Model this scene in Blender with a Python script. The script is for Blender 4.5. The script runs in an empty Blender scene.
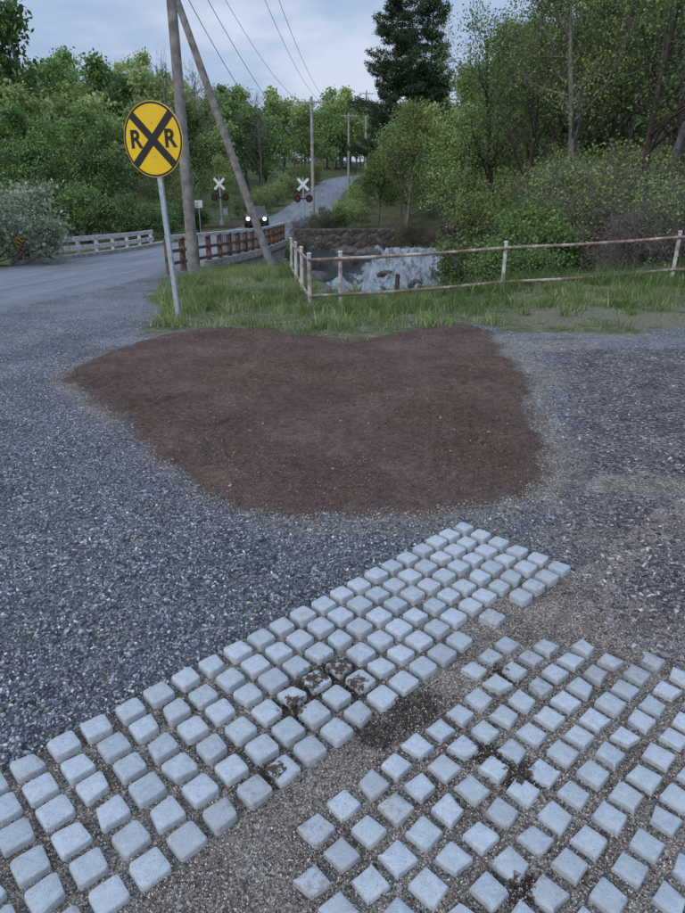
import bpy, math, random
import numpy as np
from mathutils import Vector, Matrix
random.seed(3)
R = np.random.default_rng(7)
scene = bpy.context.scene
COL = scene.collection

# ------------------------------------------------------------------ node helpers
def new_mat(name):
    m = bpy.data.materials.new(name); m.use_nodes = True
    nt = m.node_tree; nt.nodes.clear()
    out = nt.nodes.new('ShaderNodeOutputMaterial')
    return m, nt, out
def node(nt, typ, props=None, **ins):
    n = nt.nodes.new(typ)
    if props:
        for k, v in props.items(): setattr(n, k, v)
    for k, v in ins.items():
        key = int(k[1:]) if (k[0] == 'i' and k[1:].isdigit()) else k.replace('_', ' ')
        s = n.inputs[key]
        if isinstance(v, bpy.types.NodeSocket): nt.links.new(v, s)
        else: s.default_value = v
    return n
def c4(c): return (c[0], c[1], c[2], 1.0)
def ramp(nt, fac, stops, interp='LINEAR'):
    n = nt.nodes.new('ShaderNodeValToRGB'); cr = n.color_ramp; cr.interpolation = interp
    cr.elements[0].position = stops[0][0]; cr.elements[0].color = c4(stops[0][1])
    cr.elements[1].position = stops[-1][0]; cr.elements[1].color = c4(stops[-1][1])
    for p, c in stops[1:-1]:
        e = cr.elements.new(p); e.color = c4(c)
    nt.links.new(fac, n.inputs[0]); return n.outputs[0]
def mixc(nt, fac, a, b, mode='MIX'):
    n = nt.nodes.new('ShaderNodeMix'); n.data_type = 'RGBA'; n.blend_type = mode
    for s, v in ((n.inputs[0], fac), (n.inputs[6], a), (n.inputs[7], b)):
        if isinstance(v, bpy.types.NodeSocket): nt.links.new(v, s)
        elif isinstance(v, (int, float)): s.default_value = v
        else: s.default_value = c4(v)
    return n.outputs[2]
def math_(nt, op, a, b=0.0, c=0.0, clamp=False):
    n = nt.nodes.new('ShaderNodeMath'); n.operation = op; n.use_clamp = clamp
    for i, v in enumerate((a, b, c)):
        if isinstance(v, bpy.types.NodeSocket): nt.links.new(v, n.inputs[i])
        else: n.inputs[i].default_value = v
    return n.outputs[0]
def mrange(nt, v, a, b, c=0.0, d=1.0):
    n = nt.nodes.new('ShaderNodeMapRange'); n.interpolation_type = 'SMOOTHSTEP'
    nt.links.new(v, n.inputs[0])
    for i, x in enumerate((a, b, c, d)): n.inputs[i+1].default_value = x
    return n.outputs[0]
def noise(nt, vec, scale, detail=4, rough=0.55):
    return node(nt, 'ShaderNodeTexNoise', Vector=vec, Scale=scale, Detail=detail, Roughness=rough).outputs['Fac']
def attr(nt, name):
    return node(nt, 'ShaderNodeAttribute', {'attribute_name': name}).outputs['Fac']
def pos(nt): return nt.nodes.new('ShaderNodeNewGeometry').outputs['Position']
def objc(nt): return nt.nodes.new('ShaderNodeTexCoord').outputs['Object']
def bsdf(nt, out, color, rough=0.8, normal=None, metal=0.0, spec=0.3):
    b = node(nt, 'ShaderNodeBsdfPrincipled')
    for k, v in (('Base Color', color), ('Roughness', rough), ('Metallic', metal), ('Specular IOR Level', spec)):
        if isinstance(v, bpy.types.NodeSocket): nt.links.new(v, b.inputs[k])
        elif k == 'Base Color': b.inputs[k].default_value = c4(v)
        else: b.inputs[k].default_value = v
    if normal is not None: nt.links.new(normal, b.inputs['Normal'])
    nt.links.new(b.outputs[0], out.inputs[0]); return b
def bump(nt, h, dist=0.01, strength=0.6, normal=None):
    n = node(nt, 'ShaderNodeBump', Height=h, Distance=dist, Strength=strength)
    if normal is not None: nt.links.new(normal, n.inputs['Normal'])
    return n.outputs[0]

def simple_mat(name, c1, c2, scale=8, rough=0.6, metal=0.0, bumpd=0.003, detail=5, lo=0.35, hi=0.65):
    m, nt, out = new_mat(name)
    f = noise(nt, objc(nt), scale, detail)
    col = ramp(nt, f, [(lo, c1), (hi, c2)])
    bsdf(nt, out, col, rough, bump(nt, f, bumpd, 0.5), metal)
    return m

# ------------------------------------------------------------------ mesh helpers
def fast_mesh(name, V, F, mats, midx=None, attrs=None, smooth=False):
    V = np.asarray(V, np.float32); F = np.asarray(F, np.int32)
    me = bpy.data.meshes.new(name)
    me.vertices.add(len(V)); me.vertices.foreach_set('co', V.ravel())
    k = F.shape[1]
    me.loops.add(F.size); me.loops.foreach_set('vertex_index', F.ravel())
    me.polygons.add(len(F)); me.polygons.foreach_set('loop_start', np.arange(len(F), dtype=np.int32)*k)
    for m in mats: me.materials.append(m)
    if midx is not None: me.polygons.foreach_set('material_index', np.asarray(midx, np.int32))
    if smooth: me.polygons.foreach_set('use_smooth', np.ones(len(F), bool))
    me.update(calc_edges=True)
    if attrs:
        for n, a in attrs.items():
            at = me.attributes.new(n, 'FLOAT', 'POINT'); at.data.foreach_set('value', np.asarray(a, np.float32))
    return me
def add_obj(name, me, loc=(0, 0, 0), rz=0.0, sc=1.0, parent=None):
    o = bpy.data.objects.new(name, me); COL.objects.link(o)
    o.location = loc; o.rotation_euler[2] = rz
    o.scale = (sc, sc, sc) if isinstance(sc, (int, float)) else sc
    if parent: o.parent = parent
    return o
def empty(name, loc=(0, 0, 0), rz=0.0):
    o = bpy.data.objects.new(name, None); COL.objects.link(o); o.location = loc
    o.rotation_euler[2] = rz; o.empty_display_size = 0.2
    return o

class B:
    def __init__(s): s.v = []; s.f = []
    def box(s, c, size, rot=None):
        hx, hy, hz = [x/2 for x in size]; b = len(s.v); c = Vector(c)
        for dx, dy, dz in ((-1,-1,-1),(1,-1,-1),(1,1,-1),(-1,1,-1),(-1,-1,1),(1,-1,1),(1,1,1),(-1,1,1)):
            p = Vector((dx*hx, dy*hy, dz*hz))
            if rot is not None: p = rot @ p
            s.v.append(tuple(c+p))
        for q in ((0,3,2,1),(4,5,6,7),(0,1,5,4),(1,2,6,5),(2,3,7,6),(3,0,4,7)): s.f.append(tuple(b+i for i in q))
        return s
    def cyl(s, p0, p1, r0, r1=None, n=12):
        if r1 is None: r1 = r0
        p0 = Vector(p0); p1 = Vector(p1); d = (p1-p0).normalized()
        a = d.cross(Vector((0, 0, 1)) if abs(d.z) < 0.9 else Vector((1, 0, 0))).normalized(); c = d.cross(a)
        b = len(s.v)
        for p, r in ((p0, r0), (p1, r1)):
            for i in range(n):
                t = 2*math.pi*i/n; s.v.append(tuple(p+a*math.cos(t)*r+c*math.sin(t)*r))
        for i in range(n):
            j = (i+1) % n; s.f.append((b+i, b+j, b+n+j, b+n+i))
        s.f.append(tuple(b+n-1-i for i in range(n))); s.f.append(tuple(b+n+i for i in range(n)))
        return s
    def path(s, pts, r, n=6):
        for i in range(len(pts)-1): s.cyl(pts[i], pts[i+1], r, r, n)
        return s
    def obj(s, name, mat, parent=None, loc=(0, 0, 0), bevel=0.0, smooth=False, rz=0.0):
        me = bpy.data.meshes.new(name); me.from_pydata(s.v, [], s.f); me.materials.append(mat)
        if smooth: me.polygons.foreach_set('use_smooth', np.ones(len(me.polygons), bool))
        me.update()
        o = add_obj(name, me, loc, rz, parent=parent)
        if bevel:
            m = o.modifiers.new('bevel', 'BEVEL'); m.width = bevel; m.segments = 2; m.limit_method = 'ANGLE'
        return o

# ------------------------------------------------------------------ numeric noise / shapes
def _h(ix, iy, s):
    n = (ix.astype(np.int64)*374761393 + iy.astype(np.int64)*668265263 + s*1442695041) & 0x7fffffff
    n = ((n ^ (n >> 13))*1274126177) & 0x7fffffff
    n = n ^ (n >> 16)
    return (n & 0xffff)/65535.0
def vnoise(x, y, s=0):
    xi = np.floor(x); yi = np.floor(y); fx = x-xi; fy = y-yi
    fx = fx*fx*(3-2*fx); fy = fy*fy*(3-2*fy)
    a = _h(xi, yi, s); b = _h(xi+1, yi, s); c = _h(xi, yi+1, s); d = _h(xi+1, yi+1, s)
    return (a*(1-fx)+b*fx)*(1-fy)+(c*(1-fx)+d*fx)*fy
def fbm(x, y, f, o=4, s=0):
    r = 0; a = 1; t = 0
    for i in range(o):
        r = r+a*vnoise(x*f+17*i, y*f-9*i, s+i); t += a; a *= .5; f *= 2.03
    return r/t-0.5
def ss(a, b, x):
    t = np.clip((x-a)/(b-a), 0, 1); return t*t*(3-2*t)
def sdf(x, y, poly, closed=True):
    """signed distance, positive inside"""
    P = np.array(poly, float); n = len(P)
    d = np.full(x.shape, 1e9); ins = np.zeros(x.shape, bool)
    for i in range(n if closed else n-1):
        ax, ay = P[i]; bx, by = P[(i+1) % n]
        ex, ey = bx-ax, by-ay
        t = np.clip(((x-ax)*ex+(y-ay)*ey)/(ex*ex+ey*ey), 0, 1)
        d = np.minimum(d, (x-ax-t*ex)**2+(y-ay-t*ey)**2)
        if ay != by:
            c = ((ay > y) != (by > y)) & (x < (bx-ax)*(y-ay)/(by-ay)+ax)
            ins ^= c
    d = np.sqrt(d)
    return np.where(ins, d, -d) if closed else d

MULCH = [(-2.77,6.15),(-2.67,6.98),(-2.28,8.24),(-1.92,8.68),(-1.10,8.61),(-.16,7.97),(.28,7.84),(1.17,8.61),(1.65,8.92),
 (1.93,8.31),(1.76,7.08),(1.78,5.95),(1.49,4.97),(1.37,4.24),(1.225,3.65),(.99,3.24),(.687,3.11),(.407,3.02),(-.013,3.05),
 (-.278,3.04),(-.552,3.11),(-.749,3.296),(-.943,3.526),(-1.18,3.856),(-1.513,4.307),(-1.94,4.914),(-2.375,5.52)]
RIVER = [(7.5,15.5),(3.5,14.2),(-0.1,13.3),(-1.0,18),(-1.9,22.8),(-12,22.2),(-60,19),(-60,32),(-12,33),(-3,36),(-2.6,39),(1,46),(8,46),(9.5,30)]
GRASS = [(-2.6,8.3),(-1.9,8.55),(-1.1,8.45),(-.16,7.85),(.3,7.72),(1.1,8.4),(1.65,8.85),(2.05,8.3),(2.8,8.1),(3.7,7.95),(4.6,8.4),
 (9,9.2),(16,10),(20,16),(7,15),(3,14.2),(-.3,14),(-1.2,22.5),(-3.6,22),(-4.6,17),(-3.9,13),(-2.9,10.5)]
ry = np.arange(-100, 620, 1.0)
def smooth_tab(a, k):
    w = np.hanning(k+2)[1:-1]; w /= w.sum()
    p = np.pad(a, k//2, mode='edge'); return np.convolve(p, w, 'valid')[:len(a)]
RX = smooth_tab(np.interp(ry, [-100,-60,-20,0,10,18,24,30,36,50,70,100,130,150,180,220,620],
     [-40,-24,-13,-9.2,-8.2,-8.0,-7.1,-6.5,-6.1,-5.6,-4.2,-2.6,-.6,3,16,40,280]), 9)
RZ = smooth_tab(np.interp(ry, [-100,0,10,18,30,50,70,100,130,160,220,620], [0,0,-.12,-.38,-.6,-.55,.1,2.4,5,7,9,10]), 9)
def road_x(y): return np.interp(y, ry, RX)
def road_z(y): return np.interp(y, ry, RZ)
RW = 2.7
def H(x, y):
    x = np.asarray(x, float); y = np.asarray(y, float)
    g = road_z(y)
    wr = ss(-1, 6.8, x)*(1-ss(18, 45, y))
    z = (1-wr)*np.minimum(g, np.where(y < 40, -.3*ss(8.5, 12, y), 99))
    z = np.where(x < -2, z*(1-ss(2, 4, -x)) + g*ss(2, 4, -x), z)
    z = z + 8*ss(6, 40, x)*ss(24, 60, y) + 7*ss(8, 60, -x-2)*ss(42, 110, y) + 6*ss(110, 300, y)
    z = z + fbm(x, y, .12, 3, 5)*1.2*ss(24, 50, y)*ss(3.5, 9, np.abs(x-road_x(y)))
    d = np.abs(x-road_x(y)); w = 1-ss(3.3, 7, d)
    z = z*(1-w) + (g-0.05)*w
    sd = sdf(x, y, RIVER)
    z = z*(1-ss(0, 2.0, sd)) + (-3.4)*ss(0, 2.0, sd)
    return z

# paver lattices (metres)
A1 = math.radians(43.8)
E1 = np.array([math.cos(A1), math.sin(A1)]); E2 = np.array([math.sin(A1), -math.cos(A1)])
PITCH = 0.1035
O1 = np.array([-0.900, 1.371])
A2 = math.radians(42.0)
G1 = np.array([math.cos(A2), math.sin(A2)]); G2 = np.array([math.sin(A2), -math.cos(A2)])
O2 = np.array([-0.06, 1.31])
PITCH2 = 0.098
PANEL2 = [(-.10,1.27),(.30,1.62),(.62,1.95),(.78,1.93),(1.0,1.84),(1.2,1.76),(1.5,1.62),(1.7,1.3),(1.4,.6),(.0,.6),(-.10,.95),(-.12,1.12)]

def detail_height(x, y):
    z = np.zeros_like(x)
    sm = sdf(x, y, MULCH) + fbm(x, y, 2.6, 4, 11)*.24
    m = ss(-.03, .12, sm)
    rel = fbm(x, y, 1.2, 4, 21)*.025 + fbm(x, y, 6, 3, 25)*.040
    ang = x*.55+y+fbm(x, y, .9, 2, 31)*1.3
    rake = np.sin(ang*52)*.009*ss(.35, .6, vnoise(x*1.3, y*1.3, 40)) + np.sin((x*.9-y*.35+fbm(x, y, 1.1, 2, 33))*50)*.009*ss(.5, .7, vnoise(x*1.1, y*1.1, 44))
    z = z + m*(.016+.010*ss(0, .5, sm) + rel + rake)
    z = z + (1-m)*fbm(x, y, 2.5, 3, 51)*.02*ss(2.8, 4, y)
    u = (x-O1[0])*E1[0]+(y-O1[1])*E1[1]; v = (x-O1[0])*E2[0]+(y-O1[1])*E2[1]
    near = (1-ss(3.0, 3.4, y))*(1-ss(-2.2, -2.6, x))
    gap = ss(.52, .62, v)*(1-ss(.66, .82, v))
    z = z + near*(fbm(x, y, 7, 4, 61)*.011 + gap*.008)
    strip = ss(-.06, -.02, v)*(1-ss(.48, .56, v))*(1-ss(2.1, 2.2, u))
    z = z + strip*.0015
    p2 = ss(-.02, .05, sdf(x, y, PANEL2))
    z = z + p2*(.0050 + fbm(x, y, 3.1, 3, 71)*.009)
    return z, sm, u, v, strip, p2, gap*near

# ------------------------------------------------------------------ ground
def axis(a0, a1, fine, b0, b1, mid, far0, far1, g=1.06):
    core = np.arange(a0, a1, fine)
    left = np.arange(a0-mid, b0, -mid)[::-1]; right = np.arange(core[-1]+mid, b1, mid)
    l = []; p = left[0]; s = mid
    while p > far0: s *= g; p -= s; l.append(p)
    r = []; p = right[-1]; s = mid
    while p < far1: s *= g; p += s; r.append(p)
    return np.concatenate([np.array(l[::-1]), left, core, right, np.array(r)])
xs = axis(-2.2, 1.9, .015, -6.0, 6.5, .03, -500, 500)
ys = axis(.75, 3.0, .0125, .60, 12.0, .025, -120, 650, 1.055)
X, Y = np.meshgrid(xs, ys); shp = X.shape
X = X.ravel(); Y = Y.ravel()
dz, sm, pu, pv, strip, p2, gap = detail_height(X, Y)
nearm = (Y < 16)
Z = H(X, Y) + dz*nearm*(1-ss(8, 12, np.abs(X)))
nx = len(xs); ny = len(ys)
idx = np.arange(nx*ny).reshape(ny, nx)
F = np.stack([idx[:-1, :-1], idx[:-1, 1:], idx[1:, 1:], idx[1:, :-1]], -1).reshape(-1, 4)

def blob(cx, cy, rx, ry_, soft=.5):
    return 1-ss(1-soft, 1+soft, np.sqrt(((X-cx)/rx)**2+((Y-cy)/ry_)**2)+fbm(X, Y, 2.2, 3, 83)*.9)
sand = ss(-.30, -.02, sm)*.62*ss(-.25, .05, fbm(X, Y, 1.6, 3, 81))
sand = np.maximum(sand, ss(-.50, -.02, sm)*.68*ss(.2, 1.0, X)*(1-ss(7.0, 8, Y)))
sand = np.maximum(sand, blob(1.80, 3.35, .75, .16)*.8)
sand = np.maximum(sand, blob(1.2, 2.75, .7, .16)*.45)
sand = np.maximum(sand, blob(.2, 2.88, .9, .13)*.5)
sand = np.maximum(sand, blob(2.6, 7.9, 1.4, .25)*.6)
sand = np.maximum(sand, blob(1.9, 6.2, .3, 1.1)*.55)
sand = np.maximum(sand, blob(2.3, 7.3, .7, .35)*.6)
sand = np.maximum(sand, blob(-4.2, 8.6, .8, .25)*.35)
pale = np.maximum(blob(-2.75, 7.9, .42, .30)*.7, blob(2.9, 7.35, 1.3, .35)*.6)
pale = np.maximum(pale, blob(-3.9, 11.5, 1.5, 2.6)*.45)
PX = ([0, 2.0, 2.6, 3.2, 4.2, 5, 6, 7.2], [1.5, 1.25, 1.05, 1.2, 1.62, 1.85, 2.1, 2.4])
purple = ss(0, .5, X-np.interp(Y, *PX)+.25)*(1-ss(7.0, 8.2, Y))
grit = np.maximum(np.maximum(strip, p2), gap)
zone = ss(-.05, .03, pv)*(1-ss(2.05, 2.25, pu)) * (1-ss(1.15, 1.35, X-(2.3-Y)*.6))
grit = np.maximum(grit, zone*(Y < 3.0))
green = ss(-.25, .25, sdf(X, Y, GRASS)+fbm(X, Y, 1.5, 3, 91)*.5)
bare = ss(-.02, .12, fbm(X, Y, .9, 4, 101)+.05)*ss(1.8, 3, X)*(1-ss(9.4, 10.6, Y))
far = np.maximum(ss(14.5, 17, Y)*ss(-3.0, -1.5, X), ss(19, 24, Y))
leftv = ss(3.6, 5.0, -(X-road_x(Y)))
far = np.maximum(far, leftv)

m, nt, out = new_mat('ground_mat'); P = pos(nt)
def stones(nt, P, scale, stops, seed=0.0):
    mp = node(nt, 'ShaderNodeMapping', Vector=P, Location=(seed, seed*.7, 0)).outputs[0]
    v = node(nt, 'ShaderNodeTexVoronoi', Vector=mp, Scale=scale)
    g = node(nt, 'ShaderNodeSeparateColor', Color=v.outputs['Color']).outputs[0]
    c = ramp(nt, g, stops)
    c = mixc(nt, .65, c, ramp(nt, v.outputs['Distance'], [(0, (1.25,1.25,1.25)), (.75, (.35,.35,.35))]), 'MULTIPLY')
    return c, v.outputs['Distance']
c_gr, d_gr = stones(nt, P, 62, [(0, (.045,.052,.062)), (.45, (.13,.14,.155)), (.75, (.25,.26,.275)), (.9, (.41,.42,.43)), (1, (.65,.65,.63))])
c_gr2, d_gr2 = stones(nt, P, 130, [(0, (.055,.058,.067)), (.6, (.18,.185,.20)), (1, (.48,.48,.47))], 3.1)
nlow = noise(nt, P, 1.3, 5, .65)
c_gr = mixc(nt, mrange(nt, noise(nt, P, 14, 3), .42, .58), c_gr, c_gr2)
c_gr = mixc(nt, 0.75, c_gr, ramp(nt, nlow, [(.32, (.68,.70,.73)), (.5, (1.08,1.08,1.08)), (.68, (1.5,1.46,1.40))]), 'MULTIPLY')
wp = node(nt, 'ShaderNodeMapping', Vector=P, Scale=(1.0, 2.2, 1), Rotation=(0, 0, .6)).outputs[0]
c_pu, d_pu = stones(nt, wp, 45, [(0, (.055,.049,.056)), (.5, (.15,.134,.142)), (.85, (.29,.265,.272)), (1, (.52,.48,.47))], 1.3)
c_pu = mixc(nt, 0.75, c_pu, ramp(nt, noise(nt, P, 3, 6, .65), [(.34, (.6,.6,.6)), (.5, (1.05,1.05,1.03)), (.68, (1.8,1.72,1.6))]), 'MULTIPLY')
c_gt, d_gt = stones(nt, P, 190, [(0, (.11,.094,.08)), (.4, (.27,.235,.20)), (.8, (.43,.385,.34)), (1, (.66,.62,.57))], 5.1)
c_gt = mixc(nt, .75, c_gt, mixc(nt, mrange(nt, noise(nt, P, 5, 5, .65), .35, .62), (.58,.50,.44), (1.4,1.36,1.30)), 'MULTIPLY')
c_s1, d_s1 = stones(nt, P, 120, [(0, (.13,.11,.09)), (.4, (.29,.25,.205)), (.8, (.43,.385,.33)), (1, (.60,.57,.52))], 2.2)
c_sa = mixc(nt, .7, c_s1, ramp(nt, noise(nt, P, 8, 5, .7), [(.35, (.6,.58,.55)), (.65, (1.35,1.32,1.28))]), 'MULTIPLY')
nm = noise(nt, P, 85, 6, .8)
nmid = noise(nt, P, 22, 5, .7)
c_mu = ramp(nt, nm, [(.28, (.058,.037,.028)), (.5, (.160,.108,.082)), (.68, (.25,.18,.142)), (.80, (.40,.31,.25))])
c_mu = mixc(nt, .8, c_mu, ramp(nt, nmid, [(.33, (.55,.52,.50)), (.5, (1,1,1)), (.68, (1.4,1.43,1.45))]), 'MULTIPLY')
c_mu = mixc(nt, .8, c_mu, ramp(nt, noise(nt, P, 1.6, 6, .65), [(.35, (.70,.68,.67)), (.5, (1,1,1)), (.66, (1.35,1.38,1.4))]), 'MULTIPLY')
c_pa = mixc(nt, .35, c_gr2, (.40,.40,.40))
c_ge = ramp(nt, noise(nt, P, 6, 6, .7), [(.3, (.05,.065,.025)), (.5, (.11,.13,.055)), (.66, (.25,.21,.15))])
c_ba = ramp(nt, noise(nt, P, 30, 6, .7), [(.3, (.09,.085,.05)), (.5, (.19,.165,.115)), (.7, (.34,.30,.24))])
c_fa = ramp(nt, noise(nt, P, 1.1, 6, .7), [(.3, (.045,.055,.024)), (.5, (.085,.10,.038)), (.7, (.14,.11,.075))])
edge = noise(nt, P, 16, 5, .65)
def masked(a, lo=.35, hi=.65, amt=.7):
    s = math_(nt, 'ADD', attr(nt, a), math_(nt, 'MULTIPLY', math_(nt, 'SUBTRACT', edge, .5), amt))
    return mrange(nt, s, lo, hi)
col = mixc(nt, masked('purple'), c_gr, c_pu)
col = mixc(nt, masked('pale', .2, .9, 1.6), col, c_pa)
col = mixc(nt, masked('sand', .22, .80, 1.5), col, c_sa)
col = mixc(nt, masked('grit'), col, c_gt)
mm = mrange(nt, math_(nt, 'ADD', attr(nt, 'mulch'), math_(nt, 'MULTIPLY', math_(nt, 'SUBTRACT', edge, .5), .48)), -.05, .08)
dirt = mrange(nt, math_(nt, 'ADD', attr(nt, 'dirt'), math_(nt, 'MULTIPLY', math_(nt, 'SUBTRACT', edge, .5), 1.2)), .40, .65)
col = mixc(nt, masked('green'), col, mixc(nt, masked('bare', .3, .9, 1.6), c_ge, c_ba))
col = mixc(nt, mm, col, c_mu)
col = mixc(nt, math_(nt, 'MULTIPLY', dirt, .8), col, (.062,.043,.032))
col = mixc(nt, masked('far'), col, c_fa)
hgt = math_(nt, 'ADD', math_(nt, 'MULTIPLY', math_(nt, 'SUBTRACT', 1.0, d_gr), .7), math_(nt, 'MULTIPLY', nm, 1.2))
hgt = math_(nt, 'ADD', hgt, math_(nt, 'MULTIPLY', math_(nt, 'SUBTRACT', 1.0, d_gt), .35))
nb = bump(nt, hgt, .014, .9)
wd = node(nt, 'ShaderNodeMapping', Vector=P, Rotation=(0, 0, 1.1)).outputs[0]
wv = node(nt, 'ShaderNodeTexWave', Vector=wd, Scale=5.5, Distortion=9.0, Detail=3.0, Detail_Scale=.6).outputs['Fac']
mh = math_(nt, 'MULTIPLY', mm, math_(nt, 'ADD', math_(nt, 'MULTIPLY', nmid, 1.5), math_(nt, 'MULTIPLY', wv, math_(nt, 'MULTIPLY', mrange(nt, nlow, .40, .56), .45))))
bsdf(nt, out, col, .92, bump(nt, mh, .033, .9, nb), 0, .15)
GROUND = m
def spill(cx, cy, r): return 1-ss(.4*r, 1.15*r, np.hypot(X-cx, Y-cy))
dirt_a = np.zeros_like(X)
SPILLS = [(-.10,1.72,.10),(-.02,1.79,.10),(.05,1.70,.07),(-.16,1.60,.09),(.22,1.60,.11),(.42,1.42,.06),(.5,1.34,.08),(.42,1.02,.06),(-.2,1.35,.07),(.10,1.50,.08),(.55,1.75,.05)]
for s_ in SPILLS: dirt_a = np.maximum(dirt_a, spill(*s_))
ground_me = fast_mesh('ground', np.stack([X, Y, Z], -1), F, [GROUND], None,
    dict(mulch=sm, sand=sand, purple=purple, pale=pale, grit=grit, green=green, far=far, dirt=dirt_a, bare=bare), smooth=True)
add_obj('ground', ground_me)

# ------------------------------------------------------------------ road
m, nt, out = new_mat('asphalt'); P = pos(nt)
f = noise(nt, P, 3, 6, .7); v = node(nt, 'ShaderNodeTexVoronoi', Vector=P, Scale=60)
col = ramp(nt, f, [(.3, (.16,.17,.185)), (.7, (.24,.25,.27))])
stretch = node(nt, 'ShaderNodeMapping', Vector=P, Scale=(1.6, .08, 1)).outputs[0]
col = mixc(nt, .6, col, ramp(nt, noise(nt, stretch, 1.5, 4), [(.35, (.7,.7,.7)), (.65, (1.3,1.3,1.3))]), 'MULTIPLY')
col = mixc(nt, .5, col, ramp(nt, v.outputs['Distance'], [(0, (1.2,1.2,1.2)), (.8, (.5,.5,.5))]), 'MULTIPLY')
bsdf(nt, out, col, .8, bump(nt, v.outputs['Distance'], .004, .5)); ASPH = m
def ribbon(name, y0, y1, off0, off1, dz_, mat, step=1.0, skirt=0.0):
    yy = np.arange(y0, y1+.01, step); cx = road_x(yy); z = road_z(yy)+dz_
    tx = np.gradient(cx, yy); nn = np.stack([np.ones_like(tx), -tx], -1); nn /= np.linalg.norm(nn, axis=1)[:, None]
    wj = fbm(yy, yy*0+3, .35, 3, 4)*.5 if skirt else 0*yy
    V = np.stack([np.stack([cx+off0*nn[:, 0], yy+off0*nn[:, 1], z], -1), np.stack([cx+(off1+wj)*nn[:, 0], yy+(off1+wj)*nn[:, 1], z], -1)], 1)
    if skirt:
        V = np.concatenate([V[:, :1]-[0.15, 0, skirt], V, V[:, 1:]+[0.15, 0, -skirt]], 1)
    k = V.shape[1]; n = len(yy); I = np.arange(n*k).reshape(n, k)
    F = np.stack([I[:-1, :-1], I[:-1, 1:], I[1:, 1:], I[1:, :-1]], -1).reshape(-1, 4)
    return add_obj(name, fast_mesh(name, V.reshape(-1, 3), F, [mat]))
ribbon('road', -90, 420, -RW, RW, 0.0, ASPH, 1.0, .12)

# bridge deck + abutments
CONC = simple_mat('concrete_old', (.20,.19,.17), (.38,.36,.33), 3, .85)
RUST = simple_mat('rusty_steel', (.06,.038,.028), (.19,.115,.085), 7, .8)
PAINTW = simple_mat('weathered_white_paint', (.36,.34,.31), (.60,.59,.56), 5, .6)
br = empty('road_bridge')
def strip_box(y0, y1, off0, off1, zlo, zhi, name, mat, parent):
    yy = np.linspace(y0, y1, 9); b = B()
    for i in range(8):
        ya, yb = yy[i], yy[i+1]; base = len(b.v)
        for y_ in (ya, yb):
            c = float(road_x(y_)); z = float(road_z(y_))
            for o_, zz in ((off0, zlo), (off1, zlo), (off1, zhi), (off0, zhi)): b.v.append((c+o_, y_, z+zz))
        for k in range(4):
            j = (k+1) % 4; b.f.append((base+k, base+j, base+4+j, base+4+k))
        if i == 0: b.f.append((base+3, base+2, base+1, base))
        if i == 7: b.f.append((base+4, base+5, base+6, base+7))
    return b.obj(name, mat, parent)
strip_box(21.5, 36, -3.1, 3.1, -.75, -.13, 'deck', CONC, br)
strip_box(19.5, 22.6, -3.3, 3.3, -4, -.76, 'abutment_1', CONC, br)
strip_box(34.3, 37, -3.3, 3.3, -4, -.76, 'abutment_2', CONC, br)
strip_box(21.5, 36, 2.85, 3.2, -.12, .12, 'kerb_1', CONC, br)
strip_box(21.5, 36, -3.2, -2.85, -.12, .12, 'kerb_2', CONC, br)

def rp(y, off, h): return (float(road_x(y))+off, y, float(road_z(y))+h)
gl = empty('bridge_guardrail')
b = B(); pb = B()
yl = np.arange(22.5, 33.1, 1.5)
for i in range(len(yl)-1):
    for h in (.66, .34):
        p0 = Vector(rp(yl[i], -2.95, h)); p1 = Vector(rp(yl[i+1], -2.95, h)); d = p1-p0
        rot = d.to_track_quat('Y', 'Z').to_matrix()
        b.box((p0+p1)/2, (.08, d.length+.01, .18), rot)
for y_ in yl: pb.box(rp(y_, -3.06, .2), (.14, .14, 1.05))
b.obj('rails', PAINTW, gl, bevel=.01); pb.obj('posts', PAINTW, gl, bevel=.01)
gr = empty('bridge_railing')
b = B(); pb = B(); wb = B()
yr = np.arange(18.6, 37, 1.15)
for i in range(len(yr)-1):
    for h, tgt, sz in ((.92, wb, (.10, .12)), (.55, b, (.06, .09)), (.22, b, (.06, .09))):
        p0 = Vector(rp(yr[i], 3.0, h)); p1 = Vector(rp(yr[i+1], 3.0, h)); d = p1-p0
        tgt.box((p0+p1)/2, (sz[0], d.length+.01, sz[1]), d.to_track_quat('Y', 'Z').to_matrix())
    if yr[i] > 23:
        for t in np.linspace(0, 1, 7)[1:-1]:
            q = Vector(rp(yr[i]+1.15*t, 3.0, .52)); b.box(q, (.03, .03, .76))
for k, y_ in enumerate(yr): pb.box(rp(y_, 3.0, .38), (.15, .17, 1.06))
b.obj('balusters', RUST, gr); pb.obj('posts', RUST, gr, bevel=.01); wb.obj('top_rail', PAINTW, gr, bevel=.01)

rc = empty('railroad_track')
b = B(); tb = B()
ang = math.radians(12); RT = Matrix.Rotation(ang, 3, 'Z')
for off in (-.72, .72):
    b.box(Vector((-5.5, 54, -.47))+RT @ Vector((0, off, 0)), (60, .07, .10), RT)
for i in range(-50, 51):
    if abs(i*.6) > 3.4: tb.box(Vector((-5.5, 54, -.56))+RT @ Vector((i*.6, 0, 0)), (.22, 2.5, .10), RT)
b.obj('rails', RUST, rc); tb.obj('sleepers', simple_mat('creosote_wood', (.03,.025,.02), (.08,.06,.05)), rc)

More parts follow.
